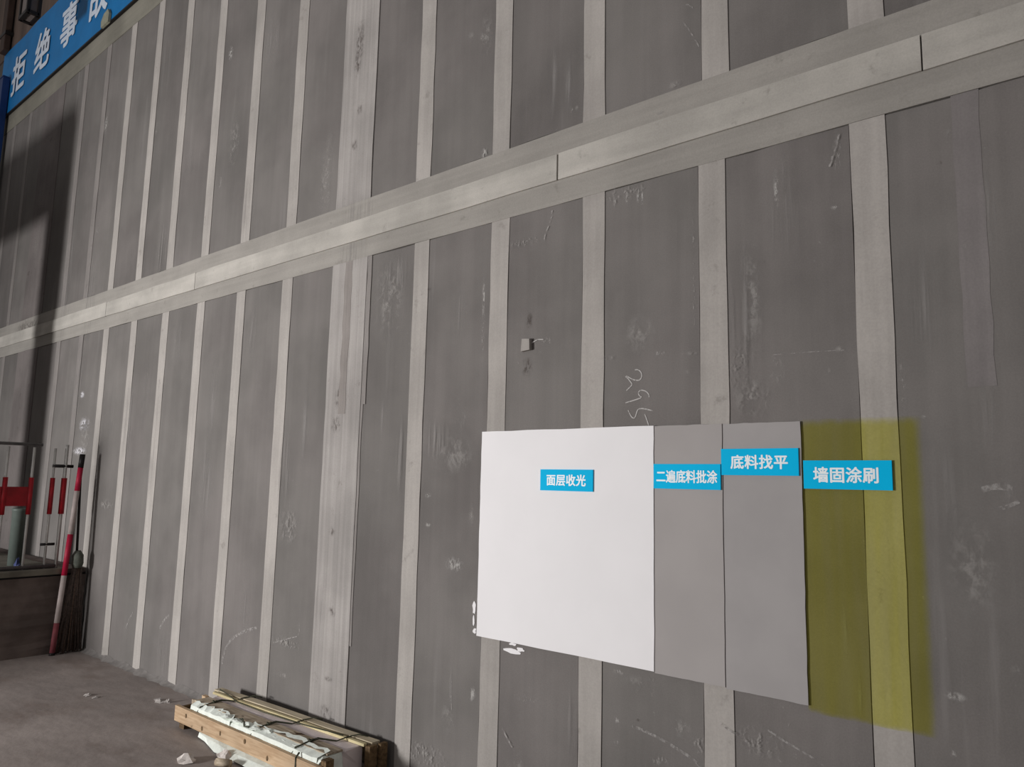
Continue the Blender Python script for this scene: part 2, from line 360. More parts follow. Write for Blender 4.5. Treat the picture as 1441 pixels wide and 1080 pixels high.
# marks on the wall: (x, z, width, height, kind) in metres
SMEARS = [(-3.718, 2.986, 0.317, 0.235, 'streak'), (-3.701, 3.224, 0.332, 0.19, 'streak'), (-3.368, 2.625, 0.284, 0.523, 'chalk'), (-3.3, 2.764, 0.254, 0.261, 'streak'), (-2.785, 1.695, 0.314, 0.224, 'chalk'), (-2.92, 1.773, 0.219, 0.23, 'streak'), (-1.668, 2.218, 0.179, 0.191, 'chalk'), (-1.159, 1.906, 0.172, 0.168, 'chalk'), (-1.015, 2.628, 0.166, 0.403, 'streak'), (-0.446, 1.318, 0.157, 0.357, 'chalk'), (-6.796, 1.978, 0.23, 0.879, 'streak'), (-5.028, 3.522, 0.204, 0.572, 'streak'), (-6.401, 3.506, 0.22, 0.463, 'streak'), (-5.316, 4.167, 0.155, 0.429, 'chalk'), (-8.582, 3.544, 0.326, 1.287, 'streak'), (-7.908, 3.286, 0.254, 0.899, 'streak'), (-8.02, 2.438, 0.255, 0.866, 'streak'), (-4.061, 3.555, 0.16, 0.612, 'chalk'), (-4.248, 1.24, 0.238, 0.247, 'chalk'), (-4.352, 1.614, 0.182, 0.513, 'streak'), (-2.756, 1.13, 0.133, 0.079, 'bright'), (-2.97, 1.478, 0.055, 0.031, 'bright'), (-2.962, 1.32, 0.049, 0.023, 'bright'), (-2.646, 1.388, 0.044, 0.107, 'chalk'), (-2.642, 4.016, 0.097, 0.258, 'chalk'), (-2.758, 4.052, 0.067, 0.061, 'chalk'), (-2.622, 3.32, 0.047, 0.065, 'bright'), (-4.892, 4.844, 0.123, 0.427, 'streak'), (-4.795, 4.836, 0.1, 0.361, 'streak'), (-4.552, 4.218, 0.056, 0.508, 'streak'), (-2.17, 3.599, 0.073, 0.426, 'streak'), (-2.071, 3.526, 0.07, 0.303, 'streak'), (-2.035, 3.392, 0.078, 0.045, 'chalk'), (-2.338, 2.766, 0.225, 0.053, 'scribble'), (-1.729, 2.88, 0.248, 0.067, 'scribble'), (-1.794, 2.875, 0.019, 0.103, 'bright'), (-1.674, 2.854, 0.018, 0.087, 'bright'), (-1.652, 2.842, 0.014, 0.08, 'bright'), (-1.73, 2.854, 0.019, 0.075, 'bright'), (-1.193, 2.227, 0.136, 0.666, 'streak'), (-1.214, 2.024, 0.1, 0.257, 'scribble'), (-1.06, 2.01, 0.066, 0.121, 'scribble'), (-0.873, 1.985, 0.03, 0.048, 'chalk'), (-0.828, 2.066, 0.049, 0.027, 'chalk'), (-0.812, 2.819, 0.036, 0.168, 'scribble'), (-1.047, 2.728, 0.023, 0.176, 'bright'), (-1.015, 2.802, 0.028, 0.176, 'streak'), (-1.826, 2.124, 0.083, 0.026, 'chalk'), (-1.569, 2.122, 0.062, 0.019, 'bright'), (-1.436, 2.041, 0.046, 0.048, 'chalk'), (-1.419, 2.106, 0.084, 0.019, 'chalk'), (-1.404, 2.558, 0.013, 0.373, 'scribble'), (-1.404, 2.341, 0.013, 0.306, 'scribble'), (-0.623, 1.926, 0.026, 0.222, 'scribble'), (-0.358, 1.566, 0.119, 0.099, 'streak'), (-0.377, 1.793, 0.066, 0.253, 'streak'), (-0.338, 1.656, 0.057, 0.068, 'chalk'), (-0.406, 2.38, 0.037, 0.034, 'chalk'), (-0.824, 2.606, 0.035, 0.022, 'bright'), (-0.442, 2.78, 0.019, 0.056, 'chalk'), (-0.514, 0.91, 0.064, 0.031, 'bright'), (-0.526, 0.735, 0.024, 0.026, 'bright'), (-0.347, 1.023, 0.037, 0.026, 'chalk'), (-0.564, 1.807, 0.019, 0.012, 'bright'), (-1.771, 0.768, 0.056, 0.023, 'bright'), (-1.614, 0.765, 0.04, 0.022, 'scribble'), (-2.263, 0.564, 0.152, 0.044, 'scribble'), (-1.777, 0.572, 0.028, 0.023, 'bright'), (-1.777, 0.482, 0.028, 0.023, 'bright'), (-1.481, 0.605, 0.106, 0.081, 'chalk'), (-1.57, 0.458, 0.102, 0.065, 'scribble'), (-1.05, 0.708, 0.036, 0.029, 'scribble'), (-1.16, 0.626, 0.189, 0.11, 'scribble'), (-1.399, 0.562, 0.072, 0.079, 'scribble'), (-1.668, 0.733, 0.169, 0.084, 'chalk'), (-2.772, 0.37, 0.09, 0.168, 'chalk'), (-2.606, 0.518, 0.043, 0.079, 'bright'), (-2.932, 0.164, 0.366, 0.136, 'scribble'), (-2.314, 0.268, 0.084, 0.093, 'chalk'), (-2.759, 0.534, 0.03, 0.205, 'streak'), (-4.198, 0.526, 0.353, 0.077, 'scribble'), (-4.228, 0.328, 0.201, 0.042, 'chalk'), (-7.942, 5.111, 0.113, 0.183, 'bright'), (-6.742, 4.716, 0.06, 0.131, 'chalk'), (-5.492, 3.87, 0.057, 0.159, 'chalk'), (-5.48, 4.976, 0.07, 0.131, 'bright'), (-6.008, 4.208, 0.077, 0.331, 'streak'), (-6.095, 4.136, 0.053, 0.266, 'streak'), (-6.044, 5.389, 0.08, 0.284, 'streak'), (-7.912, 3.976, 0.073, 0.171, 'chalk'), (-7.884, 2.31, 0.107, 0.071, 'bright'), (-7.76, 2.014, 0.241, 0.152, 'bright'), (-7.803, 1.762, 0.312, 0.081, 'bright'), (-7.716, 1.898, 0.273, 0.34, 'chalk'), (-9.695, 4.646, 0.198, 0.557, 'scribble'), (-9.671, 4.168, 0.196, 0.543, 'scribble'), (-5.998, 2.646, 0.173, 0.421, 'streak'), (-5.352, 2.144, 0.149, 0.599, 'streak'), (-5.355, 1.454, 0.21, 0.678, 'streak'), (-6.494, 2.206, 0.109, 0.494, 'streak'), (-6.272, 1.727, 0.129, 0.938, 'streak'), (-7.092, 1.284, 0.361, 0.099, 'chalk'), (-7.136, 2.047, 0.123, 0.521, 'streak'), (-2.748, 1.882, 0.104, 0.113, 'chalk'), (-2.772, 2.46, 0.107, 0.316, 'streak'), (-3.354, 2.452, 0.103, 0.387, 'streak'), (-3.367, 1.906, 0.063, 0.249, 'streak'), (-3.201, 1.7, 0.084, 0.439, 'streak'), (-4.139, 1.89, 0.094, 0.508, 'streak'), (-4.86, 2.578, 0.115, 0.423, 'streak'), (-3.885, 0.802, 0.114, 0.373, 'streak'), (-4.71, 0.66, 0.123, 0.504, 'streak'), (-5.813, 0.208, 0.181, 0.304, 'streak'), (-4.424, 0.784, 0.082, 0.356, 'streak'), (-0.514, 1.542, 0.082, 0.465, 'streak'), (-1.15, 2.307, 0.087, 0.578, 'chalk'), (-2.601, 2.324, 0.031, 0.342, 'scribble'), (-2.604, 2.514, 0.021, 0.231, 'bright'), (-1.557, 3.212, 0.042, 0.017, 'chalk'), (-1.486, 3.322, 0.07, 0.033, 'chalk'), (-2.18, 2.24, 0.096, 0.056, 'scribble'), (-0.842, 1.075, 0.038, 0.17, 'streak'), (-0.803, 0.856, 0.014, 0.141, 'streak'), (-0.334, 2.477, 0.043, 0.436, 'streak'), (-0.547, 2.219, 0.13, 0.498, 'streak'), (-2.252, 0.642, 0.059, 0.188, 'streak'), (-2.007, 0.507, 0.061, 0.296, 'streak')]
DARKS = [(-3.81, 1.886, 0.101, 0.097), (-3.795, 2.053, 0.072, 0.178), (-3.796, 1.239, 0.056, 0.059), (-3.755, 0.768, 0.068, 0.065), (-3.756, 0.386, 0.082, 0.031), (-3.76, 0.198, 0.122, 0.085), (-2.292, 2.353, 0.041, 0.08), (-2.3, 2.122, 0.063, 0.093), (-1.103, 2.441, 0.014, 0.026), (-0.477, 2.686, 0.017, 0.018), (-3.766, 4.408, 0.091, 0.311), (-3.737, 3.927, 0.06, 0.07), (-3.777, 4.262, 0.076, 0.206), (-3.77, 3.694, 0.06, 0.069), (-3.76, 2.318, 0.086, 0.118), (-9.666, 3.182, 0.818, 0.223), (-3.024, 2.624, 0.029, 0.021), (-1.674, 0.594, 0.017, 0.014)]
CHALK = [[(-1.738, 2.033), (-1.726, 2.024), (-1.714, 2.01), (-1.702, 1.994), (-1.719, 1.98), (-1.733, 1.969)], [(-1.733, 2.035), (-1.719, 2.027), (-1.704, 2.018), (-1.686, 2.012), (-1.668, 2.01), (-1.658, 2.019), (-1.654, 2.032), (-1.66, 2.048), (-1.675, 2.059), (-1.69, 2.058)], [(-1.619, 1.933), (-1.62, 1.945), (-1.632, 1.959), (-1.65, 1.966), (-1.664, 1.966), (-1.673, 1.956), (-1.668, 1.943), (-1.653, 1.934), (-1.693, 1.924), (-1.738, 1.915)], [(-1.724, 1.882), (-1.714, 1.863), (-1.704, 1.848), (-1.691, 1.845), (-1.684, 1.858), (-1.679, 1.876), (-1.67, 1.885), (-1.65, 1.886), (-1.628, 1.881), (-1.602, 1.874)], [(-1.641, 1.861), (-1.632, 1.841), (-1.621, 1.811)]]
STROKES = [([(-4.953, 0.272), (-4.95, 0.319), (-4.921, 0.385), (-4.856, 0.451), (-4.753, 0.503), (-4.651, 0.541), (-4.55, 0.568)], 0.02), ([(-4.35, 0.503), (-4.249, 0.531), (-4.159, 0.562), (-4.077, 0.582), (-4.076, 0.65)], 0.008), ([(-2.157, 2.892), (-2.161, 2.852), (-2.182, 2.806), (-2.199, 2.78), (-2.203, 2.737)], 0.008), ([(-1.083, 2.068), (-1.014, 2.067), (-0.909, 2.065), (-0.808, 2.061)], 0.003), ([(-1.701, 0.566), (-1.651, 0.56), (-1.569, 0.545), (-1.506, 0.527), (-1.429, 0.503), (-1.391, 0.476)], 0.012), ([(-1.301, 0.657), (-1.281, 0.643), (-1.239, 0.632), (-1.198, 0.614)], 0.01), ([(-1.301, 0.657), (-1.312, 0.66), (-1.284, 0.65)], 0.012), ([(-1.127, 0.675), (-1.09, 0.66), (-1.07, 0.65), (-1.002, 0.63), (-0.929, 0.6)], 0.008), ([(-2.418, 0.418), (-2.386, 0.38), (-2.341, 0.334)], 0.009), ([(-2.414, 0.429), (-2.408, 0.382)], 0.006), ([(-2.75, 0.552), (-2.752, 0.483), (-2.744, 0.416)], 0.006), ([(-0.802, 2.892), (-0.811, 2.847), (-0.828, 2.804), (-0.84, 2.767)], 0.008), ([(-1.441, 3.604), (-1.414, 3.559), (-1.388, 3.505), (-1.368, 3.461)], 0.006), ([(-1.441, 3.686), (-1.413, 3.681), (-1.396, 3.654)], 0.006), ([(-5.902, 0.377), (-5.854, 0.437), (-5.771, 0.495)], 0.02), ([(-6.492, 0.296), (-6.442, 0.376), (-6.388, 0.439)], 0.015), ([(-0.376, 1.508), (-0.347, 1.511), (-0.309, 1.532)], 0.012), ([(-0.408, 1.565), (-0.372, 1.579), (-0.325, 1.572)], 0.02)]
SPLATS = [(-2.358, 0.762, 0.114, 0.025), (-2.306, 0.776, 0.06, 0.02), (-2.609, 0.93, 0.029, 0.075), (-2.611, 0.872, 0.014, 0.054), (-2.604, 0.822, 0.028, 0.034), (-2.354, 0.794, 0.053, 0.013)]

# ------------------------------------------------------------------ the setting
floor = mesh('floor', [(-22, -16, 0), (8, -16, 0), (8, 0.3, 0), (-22, 0.3, 0), (-22, -16, -0.2), (8, -16, -0.2), (8, 0.3, -0.2), (-22, 0.3, -0.2)],
             [(0, 1, 2, 3), (7, 6, 5, 4), (0, 4, 5, 1), (1, 5, 6, 2), (2, 6, 7, 3), (3, 7, 4, 0)], M['floor'])
tag(floor, kind='structure')

X_END_L, X_END_R = -16.0, 3.2
wall = box('wall_back', X_END_L, X_END_R, 0.010, 0.20, 0.0, 10.5, M['slab'])
tag(wall, kind='structure')
Z_LO, Z_B0, Z_B1, Z_UP, Z_TOP, Z_BAN = 2.918, 3.037, 3.173, 3.296, 6.03, 6.286

# joints: (x centre, width, material) below and above the beam
left = [(-7.4453 - 0.6 * k, 0.12) for k in range(1, 3)]
reg_l = [(-7.4453 + 0.6 * k, 0.12) for k in range(0, 6)]
right = [(-3.1056 + 0.6 * k, 0.122) for k in range(0, 5)]
COL = (-3.93, -3.583)            # bare column between two runs of boards
COL2 = (-9.90, -9.26)            # the next column, far left
fix_low = {-3.1056: -3.095, -2.5056: -2.497, -1.9056: -1.913, -1.3056: -1.318, -0.7056: -0.704}
fix_up = {-3.1056: -3.107, -2.5056: -2.507, -1.9056: -1.915, -1.3056: -1.295, -0.7056: -0.692}
def joints(fix):
    J = []
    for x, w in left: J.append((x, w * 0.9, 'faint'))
    for x, w in reg_l: J.append((x, w, 'joint'))
    for x, w in right: J.append((fix[x], w, 'joint'))
    for k in range(1, 6): J.append((-0.7056 + 0.6 * k, 0.12, 'joint'))
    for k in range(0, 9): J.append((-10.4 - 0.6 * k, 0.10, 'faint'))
    return J
rnd = random.Random(3)
def run(z0, z1, J, jz_top, seed):
    """boards and joints of one storey; a column interrupts the run"""
    edges = sorted([(x - w / 2, x + w / 2, m) for x, w, m in J] + [(COL[0], COL[1], None), (COL2[0], COL2[1], None)])
    k = 0
    for a, b_, m in edges:
        if m is None: continue
        k += 1
        o = prism('joint_strip', ragged(a, b_, z0, z1, 0.0032, 0.0, 14, 2, seed + k), -0.0036, 0.012, M[m], wall)
    pos = X_END_L
    for a, b_, m in edges + [(X_END_R, X_END_R, None)]:
        if a - pos > 0.03:
            k += 1
            dy = rnd.uniform(-0.0008, 0.0008)
            prism('wall_panel', ragged(pos + 0.0018, a - 0.0028, z0 + 0.003, z1 - 0.003, 0.0012, 0.0035, 10, 4, seed + 90 + k), dy, 0.0102, M['panel'], wall)
        pos = b_
run(0.0, Z_LO, joints(fix_low), 0, 100)
run(Z_UP, Z_TOP, joints(fix_up), 0, 400)
# a joint that was painted over, right of the sealer
prism('joint_strip', ragged(-0.432, -0.350, 1.9, Z_LO, 0.003, 0.0, 10, 2, 77), -0.0012, 0.002, M['paintedjoint'], wall)

# plaster bands above and below the beam
def band(z0, z1, y, mat, cuts, seed, jz=0.003):
    xs = [X_END_L] + cuts + [X_END_R]
    for i in range(len(xs) - 1):
        n = max(2, int((xs[i + 1] - xs[i]) / 0.35)); r = random.Random(seed + i)
        a, b_ = xs[i], xs[i + 1]
        pts = [(a + (b_ - a) * t / n, z0 + r.uniform(-jz, jz)) for t in range(n + 1)] + [(b_ - (b_ - a) * t / n, z1 + r.uniform(-jz, jz)) for t in range(n + 1)]
        prism('plaster_band', pts, y, 0.012, mat, wall)
band(Z_LO, Z_B0 + 0.004, -0.0055, M['band'], [], 20)
band(Z_B1 - 0.004, Z_UP, -0.0055, M['band'], [], 30)
band(Z_TOP, Z_BAN + 0.03, -0.0055, M['topband'], [], 40)
bx = [X_END_L, -11.6, -7.472, -5.752, -2.121, -0.511, X_END_R]
for i in range(len(bx) - 1):
    r = random.Random(50 + i); n = max(3, int((bx[i + 1] - bx[i]) / 0.3)); a, b_ = bx[i] + (0.005 if i == 4 else 0.0028), bx[i + 1] - (0.005 if i == 3 else 0.0028)
    pts = [(a + (b_ - a) * t / n, Z_B0 + r.uniform(-0.0018, 0.0018)) for t in range(n + 1)] + [(b_ - (b_ - a) * t / n, Z_B1 + r.uniform(-0.003, 0.003)) for t in range(n + 1)]
    prism('beam_segment', pts, -0.016, 0.012, M['beam'], wall)

# columns: bare concrete with formboard grain
def column(c, mat, y, gap):
    prism('concrete_column', ragged(c[0], c[1], 0.0, Z_LO, 0.003, 0, 16, 2, int(-c[0] * 10)), y, 0.012, mat, wall)
    prism('concrete_column', ragged(c[0], c[1], Z_UP, Z_TOP, 0.004, 0, 16, 2, int(-c[0] * 11)), y, 0.012, mat, wall)
    if gap:                                  # a rough brown strip where the form left the face unfilled
        pts = ragged(c[0] + 0.135, c[0] + 0.205, 1.95, Z_LO, 0.006, 0, 12, 2, 9)
        prism('unfilled_patch', pts, y - 0.0012, y + 0.002, mat_plaster('unfilled_concrete', (140, 134, 130), (40, 40, 1.5), 0.08, 0.15, (92, 84, 78), 0.5), wall)
        prism('plaster_ridge', ragged(c[1] - 0.004, c[1] + 0.02, 0.6, 2.5, 0.004, 0, 14, 2, 19), -0.003, 0.004, M['faint'], wall)
        prism('plaster_ridge', ragged(c[1] + 0.005, c[1] + 0.045, 2.0, Z_LO, 0.004, 0, 8, 2, 29), -0.0045, 0.004, M['faint'], wall)
column(COL, M['column'], -0.006, True)
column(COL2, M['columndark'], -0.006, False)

# brown cladding above the banner
for k in range(14):
    x = X_END_L + k * 1.37
    box('cladding_sheet', x + 0.006, x + 1.364, -0.004, 0.012, 7.27, 10.5, M['clad'], wall)

# marks left on the wall by the plasterers
def on_strip(x, z, hw):
    J = joints(fix_low if z < 3.1 else fix_up)
    if any(abs(x - a) < w / 2 + hw for a, w, m in J) or COL[0] - hw < x < COL[1] + hw or COL2[0] - hw < x < COL2[1] + hw: return True
    return Z_LO - 0.05 < z < Z_UP + 0.05
def patch(name, cx, cz, w, h, mat, grow=1.25):
    w = max(w, 0.012) * grow; h = max(h, 0.012) * grow
    y = -0.0066 if on_strip(cx, cz, w / 2) else -0.0014
    if COL2[0] - 0.1 < cx < COL2[1] + 0.1: y = -0.0068
    if Z_B0 < cz < Z_B1: y = -0.0168
    n = 14
    pts = [(cx + w / 2 * math.cos(2 * math.pi * i / n), y, cz + h / 2 * math.sin(2 * math.pi * i / n)) for i in range(n)]
    return mesh(name, pts, [tuple(range(n))], mat, wall)
for cx, cz, w, h, k in SMEARS:
    patch('plaster_smear', cx, cz, w, h, M['fleck' if cx < -7.7 and k == 'bright' and cz < 2.6 else k])
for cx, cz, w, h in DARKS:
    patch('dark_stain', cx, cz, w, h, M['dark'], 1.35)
def ribbon(name, pts, w, y, mat):
    P = [Vector((x, 0, z)) for x, z in pts]; V = []
    n = len(P)
    for i, p in enumerate(P):
        t = (P[min(i + 1, n - 1)] - P[max(i - 1, 0)]).normalized(); nrm = Vector((-t.z, 0, t.x))
        ww = w * (0.5 if i in (0, n - 1) else 1.0)
        for s in (-1, 1):
            q = p + nrm * s * ww / 2; V.append((q.x, y, q.z))
    F = [(2 * i, 2 * i + 1, 2 * i + 3, 2 * i + 2) for i in range(n - 1)]
    return mesh(name, V, F, mat, wall)
def smooth_pts(p, it=2):
    for _ in range(it):
        q = [p[0]]
        for a, b_ in zip(p, p[1:]):
            q += [(a[0] * .75 + b_[0] * .25, a[1] * .75 + b_[1] * .25), (a[0] * .25 + b_[0] * .75, a[1] * .25 + b_[1] * .75)]
        p = q + [p[-1]]
    return p
for c in CHALK: ribbon('chalk_mark', smooth_pts(c, 1), 0.005, -0.0014, M['chalkline'])
for c, w in STROKES: ribbon('trowel_scratch', smooth_pts(c), w, -0.0066 if on_strip(c[0][0], c[0][1], .02) else -0.0016, M['scratch'])

# ------------------------------------------------------------------ the four sample coats
def coat(name, x0, x1, z0, z1, y, mat, label, seed, y1=-0.0047):
    o = prism(name, ragged(x0, x1, z0, z1, 0.0012, 0.0014, 18, 10, seed), y, y1, mat)
    tag(o, label, 'wall coating', 'sample coats on the wall'); return o
white = coat('plaster_coat', -2.577, -1.590, 0.803, 1.808, -0.016, M['white'], 'bright white finished plaster square, the leftmost wall sample', 1)
coat('plaster_coat', -1.5895, -1.285, 0.797, 1.806, -0.0125, M['grey_a'], 'smooth grey plaster sample strip touching the white square', 2)
coat('plaster_coat', -1.2845, -0.976, 0.792, 1.806, -0.0090, M['grey_b'], 'grey plaster sample strip bordering the yellow-tinted area', 3)
coat('sealer_coat', -0.9755, -0.574, 0.770, 1.812, -0.0062, M['primer'], 'translucent yellow sealer brushed over dark boards and one joint', 4, y1=-0.0049)
for cx, cz, w, h in SPLATS:
    r = random.Random(int(cx * 1000)); n = 11
    pts = []
    for i in range(n):
        a = 2 * math.pi * i / n; k = r.uniform(0.55, 1.1)
        pts.append((cx + math.cos(a) * w / 2 * k, cz + math.sin(a) * h / 2 * k))
    prism('plaster_splash', pts, -0.003, 0.001, M['white'], wall)

# ------------------------------------------------------------------ cyan signs
def sign(x0, x1, z0, z1, yb, txt, tw, th, label, dx=0.0, spacing=1.05, skew=0.0):
    root = empty('sign_board', ((x0 + x1) / 2, yb, z0)); tag(root, label, 'sign', 'cyan step signs on the wall samples')
    pts = [(x0, z0), (x1 + skew, z0), (x1, z1), (x0 - skew, z1)]
    place(root, prism('board', pts, yb - 0.006, yb, M['cyan']))
    o = lettering('lettering', txt, (x0 + x1) / 2 + dx, (z0 + z1) / 2, tw, th, yb - 0.0058, M['ink'], None, 0.03, spacing)
    place(root, o)
sign(-2.190, -1.893, 1.522, 1.620, -0.0161, '面层收光', 0.222, 0.054, 'small cyan sign with four white characters on the white square')
sign(-1.588, -1.290, 1.544, 1.646, -0.0126, '二遍底料批涂', 0.272, 0.054, 'cyan sign whose six white characters fill it, on the smooth grey strip', spacing=1.0)
sign(-1.288, -0.984, 1.603, 1.706, -0.0091, '底料找平', 0.226, 0.056, 'highest cyan sign, four white characters, on the second grey strip')
sign(-0.968, -0.668, 1.557, 1.660, -0.0063, '墙固涂刷', 0.222, 0.058, 'rightmost cyan sign, on the yellow sealer beside the grey strip', dx=-0.004)

# ------------------------------------------------------------------ banner on top of the wall
root = empty('safety_banner', (-7.5, -0.02, Z_BAN)); tag(root, 'long blue banner with white slogan characters along the wall top', 'banner')
nseg = 40; V = []; F = []
for i in range(nseg + 1):
    x = -11.75 + 8.75 * i / nseg; y = -0.030 - 0.005 * math.sin(i * 1.3)
    for z, yy in ((Z_BAN, y), (7.27, y)): V.append((x, yy, z))
    for z, yy in ((7.27, -0.012), (Z_BAN, -0.012)): V.append((x, yy, z))
for i in range(nseg):
    a = 4 * i; b_ = a + 4
    for k in range(4): F.append((a + k, a + (k + 1) % 4, b_ + (k + 1) % 4, b_ + k))
F += [(0, 1, 2, 3), (4 * nseg + 3, 4 * nseg + 2, 4 * nseg + 1, 4 * nseg)]
place(root, mesh('cloth', V, F, M['banner']))
place(root, box('lower_rail', -11.75, -3.0, -0.034, -0.010, Z_BAN - 0.016, Z_BAN + 0.004, M['black']))
for ch, cx in zip('拒绝事故', (-10.98, -10.12, -9.26, -8.40)):
    place(root, lettering('lettering', ch, cx, 6.755, 0.52, 0.56, -0.037, M['bannerink'], None, 0.03))
o = prism('mortar_lump', [(-8.20, 6.262), (-8.02, 6.262), (-8.01, 6.36), (-8.05, 6.42), (-8.15, 6.40), (-8.21, 6.33)], -0.06, -0.035, M['tabp'])
tag(o, 'small greenish lump on the lower edge of the blue banner', 'mortar lump')

# ------------------------------------------------------------------ steel and lamp, top left
root = empty('steel_post', (-11.38, -0.08, 0.722)); tag(root, 'navy blue painted steel post at the left edge, under the banner end', 'post')
place(root, box('hollow_section', -11.46, -11.30, -0.125, -0.044, 0.736, 6.78, M['navy'], bevel=0.006))
place(root, box('base_plate', -11.52, -11.24, -0.15, -0.044, 0.722, 0.736, M['navy']))
place(root, box('cap_plate', -11.47, -11.29, -0.13, -0.044, 6.78, 6.792, M['navy']))
root = empty('cable_duct', (-11.65, -0.06, 7.275)); tag(root, 'dark brown upright duct above the left end of the banner', 'duct')
place(root, box('duct_body', -11.74, -11.56, -0.10, -0.025, 7.275, 10.4, M['brownsteel'], bevel=0.01))
for z in (7.5, 8.5, 9.5): place(root, box('duct_clip', -11.77, -11.53, -0.106, -0.004, z, z + 0.05, M['black']))
root = empty('hanging_lamp', (-8.95, -0.62, 6.40)); tag(root, 'grey lamp housing with black edges hanging before the banner', 'lamp')
hx0, hx1, hy0, hy1, hz0, hz1 = -8.93, -8.70, -0.60, -0.50, 6.38, 7.15
place(root, box('housing', hx0, hx1, hy0, hy1, hz0, hz1, M['lampgrey']))
e = 0.018
for x in (hx0, hx1):
    for y in (hy0, hy1): place(root, box('edge_bar', x - e, x + e, y - e, y + e, hz0 - e, hz1 + e, M['black'], bevel=0.006))
for z in (hz0, hz1):
    for y in (hy0, hy1): place(root, box('edge_bar', hx0, hx1, y - e, y + e, z - e, z + e, M['black']))
    for x in (hx0, hx1): place(root, box('edge_bar', x - e, x + e, hy0, hy1, z - e, z + e, M['black']))
place(root, tube('bracket_arm', [(-8.98, -0.60, 7.15), (-8.98, -0.60, 7.9), (-8.98, -0.30, 8.1), (-8.98, 0.0, 8.1)], 0.025, M['black']))

# gantry left of the picture; the daylight throws its shadow onto the wall
def occl(x, z, y=-1.2):
    t = (KEY.y - y) / KEY.y
    return KEY.x + (x - KEY.x) * t, KEY.z + (z - KEY.z) * t
gx1, gz1 = occl(-8.83, 5.56); gx0, _ = occl(-9.38, 0); _, gz0 = occl(0, 4.5)
root = empty('steel_gantry', (gx0, -1.2, 0)); tag(root, 'steel gantry frame of column and beam outside the left edge', 'gantry')
place(root, box('column', gx0, gx1, -1.35, -1.05, 0.724, gz1, M['brownsteel']))
place(root, box('column', gx0 - 4.2, gx1 - 4.2, -1.35, -1.05, 0.724, gz1, M['brownsteel']))
place(root, box('crossbeam', gx1 - 4.2, gx0, -1.32, -1.08, gz0, gz1, M['brownsteel']))

# ------------------------------------------------------------------ raised platform, barrier and poles, left
plat = empty('raised_platform', (-8.5, -2.0, 0)); tag(plat, 'dark rough concrete platform at the left edge, meeting the wall', 'platform')
bm = bmesh.new(); box_bm(bm, -15.5, -7.345, -5.5, -0.020, 0.0, 0.655)
bmesh.ops.subdivide_edges(bm, edges=bm.edges[:], cuts=12, use_grid_fill=True)
r = random.Random(5)
for v in bm.verts:
    if v.co.x > -7.4 and 0.01 < v.co.z < 0.64: v.co.x -= r.uniform(0.0, 0.018)
place(plat, bmobj('body', bm, M['block']))
place(plat, box('ledge', -15.5, -7.315, -5.5, -0.20, 0.672, 0.722, M['blockcap'], bevel=0.008))
place(plat, box('ledge_shade', -15.5, -7.36, -5.5, -0.022, 0.655, 0.672, M['black']))  # black strip painting in the shade under the protruding ledge
place(plat, box('ledge', -15.5, -7.36, -0.195, -0.020, 0.672, 0.71, M['block'], bevel=0.008))

bar = empty('safety_barrier', (-7.42, -1.1, 0.722)); tag(bar, 'white and red crowd barrier standing on the concrete platform', 'barrier')
BX = -7.38
ys = [-0.262, -0.355, -0.520, -0.715] + [-0.90 - 0.165 * k for k in range(8)]
for i, y in enumerate(ys):
    top = 1.80 if i == 0 else 1.765; rr = 0.015 if i == 0 else 0.011
    b_ = place(bar, tube('upright', [(BX, y, 0.724), (BX, y, top)], rr, M['railwhite']))
    s_ = tube('red_sleeve', [(BX, y, 1.19), (BX, y, 1.505)], rr + 0.009, M['railred'])
    s_.parent = b_
place(bar, tube('top_rail', [(BX, ys[-1] - 0.05, 1.79), (BX, -0.46, 1.79)], 0.014, M['railgrey']))
place(bar, box('red_panel', BX - 0.006, BX + 0.006, ys[-1], -0.530, 1.262, 1.425, M['railred']))
place(bar, tube('clamp', [(BX, -0.365, 1.61), (BX, -0.20, 1.61)], 0.015, M['black']))
place(bar, tube('clamp', [(BX, -0.40, 0.93), (BX, -0.29, 0.93)], 0.012, M['black']))
place(bar, tube('bottom_rail', [(BX, ys[-1] - 0.05, 0.742), (BX, -0.27, 0.742)], 0.018, M['railgrey']))

def pole(name, a, b_, rad, parts, label, cat='pole', group=None):
    root = empty(name, a); tag(root, label, cat, group); a = Vector(a); b_ = Vector(b_)
    for pn, t0, t1, m, k in parts:
        place(root, tube(pn, [a.lerp(b_, t0), a.lerp(b_, t1)], rad * k, M[m]))
    return root
pole('marking_pole', (-7.268, -0.262, 0.0), (-7.325, -0.150, 1.72), 0.0225,
     [('tip', 0, 0.012, 'black', 1.1), ('lower_band', 0.012, 0.155, 'polemaroon', 1), ('white_band', 0.155, 0.385, 'polewhite', 1), ('red_band', 0.385, 0.59, 'polered', 1),
      ('white_band', 0.59, 0.81, 'polewhite', 1), ('red_band', 0.81, 0.93, 'polered', 1), ('cap', 0.93, 1.0, 'black', 1.05)],
     'red and white banded pole leaning in the corner beside the barrier')
root = empty('twig_broom', (-7.29, -0.13, 0)); tag(root, 'dark twig broom with a grey-green collar standing in the wall corner', 'broom')
place(root, tube('handle', [(-7.295, -0.125, 0.70), (-7.325, -0.135, 1.20), (-7.345, -0.150, 1.69)], 0.011, M['black']))
place(root, tube('collar', [(-7.293, -0.118, 0.72), (-7.295, -0.118, 0.76), (-7.298, -0.120, 0.83), (-7.300, -0.122, 0.87)], 0.04, M['green'], seg=14, rads=[0.036, 0.048, 0.046, 0.022]))
r = random.Random(31)
